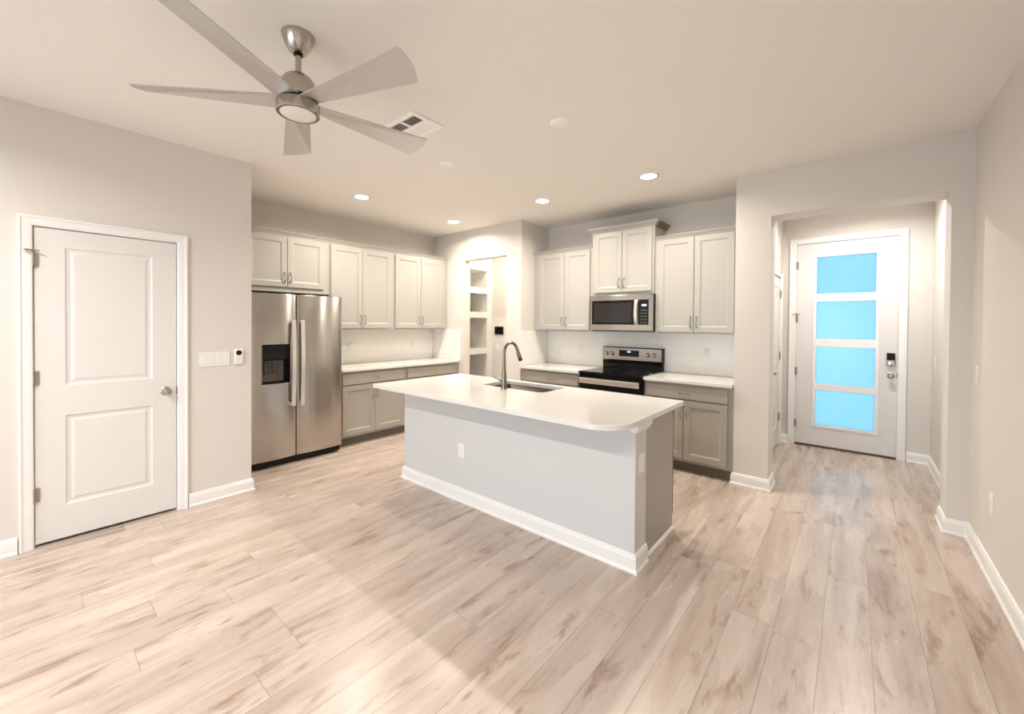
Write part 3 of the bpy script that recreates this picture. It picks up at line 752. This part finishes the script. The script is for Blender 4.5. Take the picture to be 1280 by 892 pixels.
# undermount sink bowl
bm = bmesh.new(); loops = []
for off, z in ((-0.014, 0.8822), (0.004, 0.8822), (0.006, 0.70), (0.030, 0.672), (0.10, 0.668)):
    loops.append([bm.verts.new((x, y, z)) for x, y in rrect(SX0+off, SX1-off, SY0+off, SY1-off, (max(0.02, 0.055-off*0.3),)*4)])
for a, b in zip(loops, loops[1:]):
    for k in range(len(a)): bm.faces.new((a[k], a[(k+1) % len(a)], b[(k+1) % len(a)], b[k]))
bm.faces.new(loops[-1])
sk = build('kitchen_sink', bm, 'sink', None, smooth=True)
sol = sk.modifiers.new('solid', 'SOLIDIFY'); sol.thickness = 0.0015
tag(sk, 'undermount stainless sink bowl set in the island countertop', 'sink')
bm = bmesh.new(); lathe(bm, [(0.045, 0.669), (0.045, 0.672), (0.034, 0.671), (0.030, 0.6695), (0, 0.6695)], 24, Matrix.Translation(((SX0+SX1)/2, (SY0+SY1)/2+0.03, 0)))
build('drain', bm, 'chrome', sk, smooth=True)
# faucet
FX, FY = -2.238, 2.572
fc = thing('faucet', 'brushed nickel gooseneck faucet behind the island sink', 'faucet', (FX, FY, 0.914), 0)
fc['label'] = 'brushed nickel gooseneck pull-down faucet standing on the island countertop by the sink'
bm = bmesh.new()
lathe(bm, [(0.029, 0), (0.029, 0.006), (0.025, 0.012), (0.023, 0.075), (0.019, 0.115), (0.0145, 0.19), (0.0135, 0.25)], 28)
build('body', bm, 'dark_nickel', fc, smooth=True)
bm = bmesh.new(); rr = 0.085; zc = 0.300; pts = [(0, 0, 0.245), (0, 0, 0.275)]
pts += [(0, rr-rr*math.cos(a), zc+rr*math.sin(a)) for a in [PI*k/16 for k in range(0, 15)]]
tube(bm, pts, 0.0125, 16); build('spout', bm, 'dark_nickel', fc, smooth=True)
e = Vector(pts[-1]); dirv = (Vector(pts[-1])-Vector(pts[-2])).normalized()
bm = bmesh.new()
tube(bm, [e-dirv*0.005, e+dirv*0.02, e+dirv*0.06, e+dirv*0.115, e+dirv*0.12], [0.0135, 0.0145, 0.018, 0.020, 0.017], 20); build('spray_head', bm, 'dark_nickel', fc, smooth=True)
bm = bmesh.new()
tube(bm, [(-0.018, 0, 0.068), (-0.040, 0, 0.070), (-0.046, 0, 0.071)], [0.013, 0.013, 0.010], 16)
tube(bm, [(-0.044, 0, 0.071), (-0.062, -0.01, 0.080), (-0.100, -0.028, 0.092)], [0.007, 0.006, 0.0045], 12); build('lever', bm, 'dark_nickel', fc, smooth=True)

# ------------------------------------------------------------------ pantry shelving
ps = thing('pantry_shelving', 'built-in white pantry shelving seen through the pantry opening', 'shelving', (XB+0.001, 4.305, 0), 0)
SD = -4.750-(XB+0.001); SL = 5.149-4.305
WS = 5.015-4.305
one('end_panel', 'trim', ps, 0, SD, WS, SL, 0, ZC-0.001, bevel=0.002)
one('fascia', 'trim', ps, 0, SD, 0, WS, 2.34, ZC-0.001, bevel=0.002)
for z0, z1 in ((1.955, 2.057), (1.553, 1.652), (0.955, 1.045), (0.42, 0.51)):
    sh = one('shelf', 'trim', ps, 0, SD-0.008, 0, WS, z1-0.024, z1, bevel=0.001)
    one('shelf_nosing', 'trim', sh, SD-0.018, SD+0.006, 0, WS, z0, z1, bevel=0.004)
one('side_cleat', 'trim', ps, SD-0.03, SD, 0.0, 0.05, 0, 2.34, bevel=0.002)

# ------------------------------------------------------------------ plates, switches, sensors (local face to -y, centred)
def plate(label, cat, loc, rz, kind='outlet', gangs=1, name=None, group=None):
    nm = name or {'outlet': 'wall_outlet', 'switch': 'light_switch', 'blank': 'wall_plate'}[kind]
    t = thing(nm, label, cat, loc, rz, group)
    w = 0.070+0.046*(gangs-1); h = 0.115
    one('cover_plate', 'plastic', t, -w/2, w/2, -0.006, 0, -h/2, h/2, bevel=0.002)
    for g in range(gangs):
        u = (g-(gangs-1)/2)*0.046
        if kind == 'outlet':
            for s in (-1, 1):
                bm = bmesh.new(); mt = Matrix.Translation((u, -0.006, s*0.020)) @ Matrix.Rotation(HALF, 4, 'X')
                lathe(bm, [(0.0165, 0), (0.0165, 0.0018), (0.015, 0.0024), (0, 0.0024)], 20, mt); rc = build('socket', bm, 'plastic', t, smooth=True)
                bm = bmesh.new(); box(bm, u-0.007, u-0.005, -0.0088, -0.0084, s*0.020-0.002, s*0.020+0.006); box(bm, u+0.005, u+0.007, -0.0088, -0.0084, s*0.020-0.002, s*0.020+0.006)
                build('slot', bm, 'plastic_dim', rc)
        elif kind == 'switch':
            one('frame', 'plastic_dim', t, u-0.0175, u+0.0175, -0.0068, -0.0055, -0.035, 0.035)
            bm = bmesh.new(); vs = box(bm, u-0.016, u+0.016, -0.0105, -0.006, -0.033, 0.033)
            for v in vs:
                if v.co.y < -0.01 and v.co.z > 0: v.co.y = -0.0075
            build('rocker', bm, 'plastic', t, 0.001)
    return t
plate('four-gang white light switch plate right of the left door', 'light switch', (XA, 0.992, 1.155), HALF, 'switch', 4)
plate('small white single light switch on the right wall near the hall opening', 'light switch', (XR, 4.035, 1.150), -HALF, 'switch')
plate('white wall outlet low on the right wall', 'outlet', (XR, 3.617, 0.431), -HALF, 'outlet')
plate('small white switch plate on the hallway right wall near the front door', 'light switch', (XR, 5.826, 1.10), -HALF, 'switch')
plate('white outlet low on the pale front wall of the island', 'outlet', (-2.456, BY0, 0.416), 0, 'outlet')
plate('white blank wall plate on the right end of the island', 'wall plate', (BX1, 2.385, 0.627), HALF, 'blank')
plate('white outlet in the backsplash right of the range', 'outlet', (-1.229, YR-0.0115, 1.147), 0, 'outlet')
plate('white outlet in the backsplash left of the range', 'outlet', (-2.812, YR-0.0115, 1.128), 0, 'outlet')
plate('white backsplash outlet nearest the refrigerator', 'outlet', (XB+0.0115, 2.790, 1.150), HALF, 'outlet')
plate('white backsplash outlet under the corner cabinet by the pantry wall', 'outlet', (XB+0.0115, 3.781, 1.140), HALF, 'outlet')
plate('white outlet on the tile return left of the pantry opening', 'outlet', (-4.626, YP-0.0115, 1.133), 0, 'outlet')
plate('white outlet on the pantry back wall below the black tablet', 'outlet', (-4.620, 5.15, 1.06), 0, 'outlet')
tb = thing('wall_tablet', 'small black tablet screen mounted on the pantry back wall', 'tablet', (-4.595, 5.15, 1.345), 0)
one('housing', 'black', tb, -0.096, 0.096, -0.018, 0, -0.066, 0.066, bevel=0.004)
one('screen', 'black_gloss', tb, -0.088, 0.088, -0.0195, -0.0178, -0.058, 0.058, bevel=0.001)
th = thing('thermostat', 'small white wall sensor with round dark dial beside the four-gang switch', 'sensor', (XA, 1.158, 1.166), HALF)
one('housing', 'plastic', th, -0.033, 0.033, -0.020, 0, -0.064, 0.064, bevel=0.012)
bm = bmesh.new(); lathe(bm, [(0.021, 0), (0.021, 0.002), (0.018, 0.003), (0, 0.003)], 24, Matrix.Translation((0, -0.020, 0.033)) @ Matrix.Rotation(HALF, 4, 'X')); build('dial', bm, 'black', th, smooth=True)
one('button_strip', 'plastic_dim', th, -0.017, 0.017, -0.0208, -0.0198, -0.024, -0.018)

# ------------------------------------------------------------------ ceiling fixtures
def downlight(x, y, label, power, col, visible=True):
    t = thing('recessed_light', label, 'ceiling light', (x, y, ZC), 0, 'recessed ceiling lights')
    bm = bmesh.new(); lathe(bm, [(0.093, 0), (0.093, -0.003), (0.086, -0.006), (0.070, -0.004), (0.070, 0.0)], 40, cap=False); build('trim_ring', bm, 'plastic', t, smooth=True)
    bm = bmesh.new(); lathe(bm, [(0.070, -0.0002), (0.070, -0.003), (0, -0.0035)], 40); build('lens', bm, 'lamp_on', t, smooth=True)
    d = bpy.data.lights.new('lamp', 'AREA'); d.shape = 'DISK'; d.size = 0.08; d.energy = power; d.color = col; d.spread = R(160)
    o = bpy.data.objects.new('lamp', d); COL.objects.link(o); o.parent = t; o.location = (0, 0, -0.008)
    return t
LBL = ['lit recessed ceiling light in front of the refrigerator', 'lit recessed ceiling light nearest the pantry wall corner by the left cabinets',
       'lit recessed ceiling light in front of the cabinets left of the range', 'lit recessed ceiling light in front of the range and right cabinets']
for (x, y), lb in zip(DOWNLIGHTS, LBL): downlight(x, y, lb, P_KITCHEN, C_KITCHEN)
downlight(0.05, 5.30, 'lit recessed ceiling light inside the entry hall', P_HALL, C_HALL)
downlight(-4.15, 4.72, 'lit recessed ceiling light inside the pantry', P_PANTRY, (1.0, 0.90, 0.72))
for (x, lb) in ((-2.75, 'recessed living room light near the left wall, behind the viewer'), (-0.75, 'recessed living room light near the right wall, behind the viewer')):
    downlight(x, -0.87, lb, P_LIVING, C_LIVING)
for (x, y, lb) in ((-1.539, 2.325, 'round white ceiling cover plate above the right end of the island'), (-2.684, 2.324, 'round white ceiling cover plate above the left end of the island')):
    t = thing('ceiling_cover_plate', lb, 'cover plate', (x, y, ZC), 0, 'unlit round ceiling plates')
    bm = bmesh.new(); lathe(bm, [(0.066, 0), (0.066, -0.004), (0.062, -0.007), (0, -0.008)], 40); build('disc', bm, 'bright', t, smooth=True)
    bm = bmesh.new(); lathe(bm, [(0.004, -0.008), (0.003, -0.0095), (0, -0.01)], 10); build('screw', bm, 'plastic_dim', t)

# supply vent
V0, V1, V2, V3 = -2.545, -2.185, 1.598, 1.858
vt = thing('ceiling_vent', 'white four-section supply vent in the ceiling by the fan', 'vent', ((V0+V1)/2, (V2+V3)/2, ZC), 0)
hw, hh = (V1-V0)/2, (V3-V2)/2
bm = bmesh.new()
for b in ((-hw, hw, -hh, -hh+0.035), (-hw, hw, hh-0.035, hh), (-hw, -hw+0.035, -hh+0.035, hh-0.035), (hw-0.035, hw, -hh+0.035, hh-0.035), (-0.010, 0.010, -hh+0.035, hh-0.035), (-hw+0.035, -0.010, -0.010, 0.010), (0.010, hw-0.035, -0.010, 0.010)):
    box(bm, b[0], b[1], b[2], b[3], -0.010, -0.001)
build('frame', bm, 'bright', vt, 0.001)
one('duct_opening', 'grille', vt, -hw+0.02, hw-0.02, -hh+0.02, hh-0.02, -0.0015, -0.0002)
for sx in (-1, 1):
    for sy in (-1, 1):
        bm = bmesh.new(); x0 = 0.012 if sx > 0 else -hw+0.037; x1 = hw-0.037 if sx > 0 else -0.012
        y0 = 0.012 if sy > 0 else -hh+0.037; y1 = hh-0.037 if sy > 0 else -0.012
        n = 4
        for k in range(n):
            if sy > 0:  # louvres along x, tilted towards the viewer
                yc = y0+(y1-y0)*(k+0.5)/n
                mt = Matrix.Translation(((x0+x1)/2, yc, -0.0075)) @ Matrix.Rotation(R(-22 if sx < 0 else -22), 4, 'X')
            else:
                yc = y0+(y1-y0)*(k+0.5)/n
                mt = Matrix.Translation(((x0+x1)/2, yc, -0.0075)) @ Matrix.Rotation(R(35), 4, 'X')
            box(bm, -(x1-x0)/2, (x1-x0)/2, -0.009, 0.009, -0.0005, 0.0005, mt)
        build('louvre_bank', bm, 'bright', vt)

# ------------------------------------------------------------------ ceiling fan
fan = thing('ceiling_fan', 'brushed nickel ceiling fan with five silver blades and round light', 'ceiling fan', (-2.044, 0.841, ZC), 0)
bm = bmesh.new(); lathe(bm, [(0.073, 0), (0.0735, -0.003), (0.070, -0.018), (0.056, -0.050), (0.042, -0.074), (0.030, -0.084), (0.018, -0.085)], 40); build('canopy', bm, 'nickel', fan, smooth=True)
bm = bmesh.new(); lathe(bm, [(0.021, -0.086), (0.021, -0.094), (0.015, -0.098)], 24); build('collar', bm, 'black', fan, smooth=True)
bm = bmesh.new(); lathe(bm, [(0.0135, -0.088), (0.0135, -0.185)], 20); build('downrod', bm, 'nickel', fan, smooth=True)
bm = bmesh.new(); lathe(bm, [(0.0138, -0.182), (0.026, -0.184), (0.045, -0.190), (0.060, -0.202), (0.073, -0.222), (0.081, -0.246), (0.085, -0.275), (0.085, -0.300), (0.070, -0.310)], 40); build('motor_housing', bm, 'nickel', fan, smooth=True)
bm = bmesh.new(); lathe(bm, [(0.060, -0.305), (0.090, -0.312), (0.090, -0.322), (0.060, -0.324)], 40); build('hub_gap', bm, 'black', fan, smooth=True)
bm = bmesh.new(); lathe(bm, [(0.070, -0.322), (0.093, -0.322), (0.095, -0.325), (0.095, -0.369), (0.092, -0.372), (0.081, -0.372), (0.079, -0.366)], 48); rim = build('light_rim', bm, 'nickel', fan, smooth=True)
bm = bmesh.new(); lathe(bm, [(0.080, -0.366), (0.077, -0.372), (0.056, -0.378), (0.030, -0.381), (0, -0.382)], 40); build('light_lens', bm, 'frost', rim, smooth=True)
FAN_A0, FAN_R, RW0, TW, PR, PT, BZ = 14.0, 0.665, 0.052, 0.080, 8, -18, -0.318
def blade_bm(ang):
    bm = bmesh.new(); rad = Vector((math.cos(ang), math.sin(ang), 0)); per = Vector((-math.sin(ang), math.cos(ang), 0))
    def P(r, w, pitch, z=0): return rad*r + per*(w*math.cos(R(pitch))) + Vector((0, 0, BZ+w*math.sin(R(pitch))+z))
    A, B = P(0.070, -RW0, PR), P(0.070, RW0, PR)     # root clockwise / counter-clockwise side
    C_, D_ = P(FAN_R+0.012, -TW, PT), P(FAN_R-0.012, TW, PT)
    N = 8; top = []
    # two facets meeting on the crease B-C_
    def tri(p, q, s, t_):
        off = Vector((0, 0, t_))
        vs = [bm.verts.new(v) for v in (p, q, s)]; ws = [bm.verts.new(v+off) for v in (p, q, s)]
        bm.faces.new(vs); bm.faces.new(ws[::-1])
        for i in range(3): bm.faces.new((vs[i], vs[(i+1) % 3], ws[(i+1) % 3], ws[i]))
    off = Vector((0, 0, 0.005))
    tip = []
    for k in range(N+1):     # gently curved tip edge
        t = k/N; q = C_.lerp(D_, t) + rad*0.018*(1-(2*t-1)**2); tip.append(q)
    low = [bm.verts.new(v) for v in [A, B] + tip[::-1]]; up = [bm.verts.new(v+off) for v in [A, B] + tip[::-1]]
    m = len(low)
    for i in range(m): bm.faces.new((low[i], low[(i+1) % m], up[(i+1) % m], up[i]))
    bm.faces.new((low[0], low[1], low[-1])); bm.faces.new((up[0], up[-1], up[1]))
    for i in range(2, m-1): bm.faces.new((low[1], low[i], low[i+1])) ; bm.faces.new((up[1], up[i+1], up[i]))
    return bm
for k in range(5): build('blade', blade_bm(R(FAN_A0+72*k)), 'blade', fan)
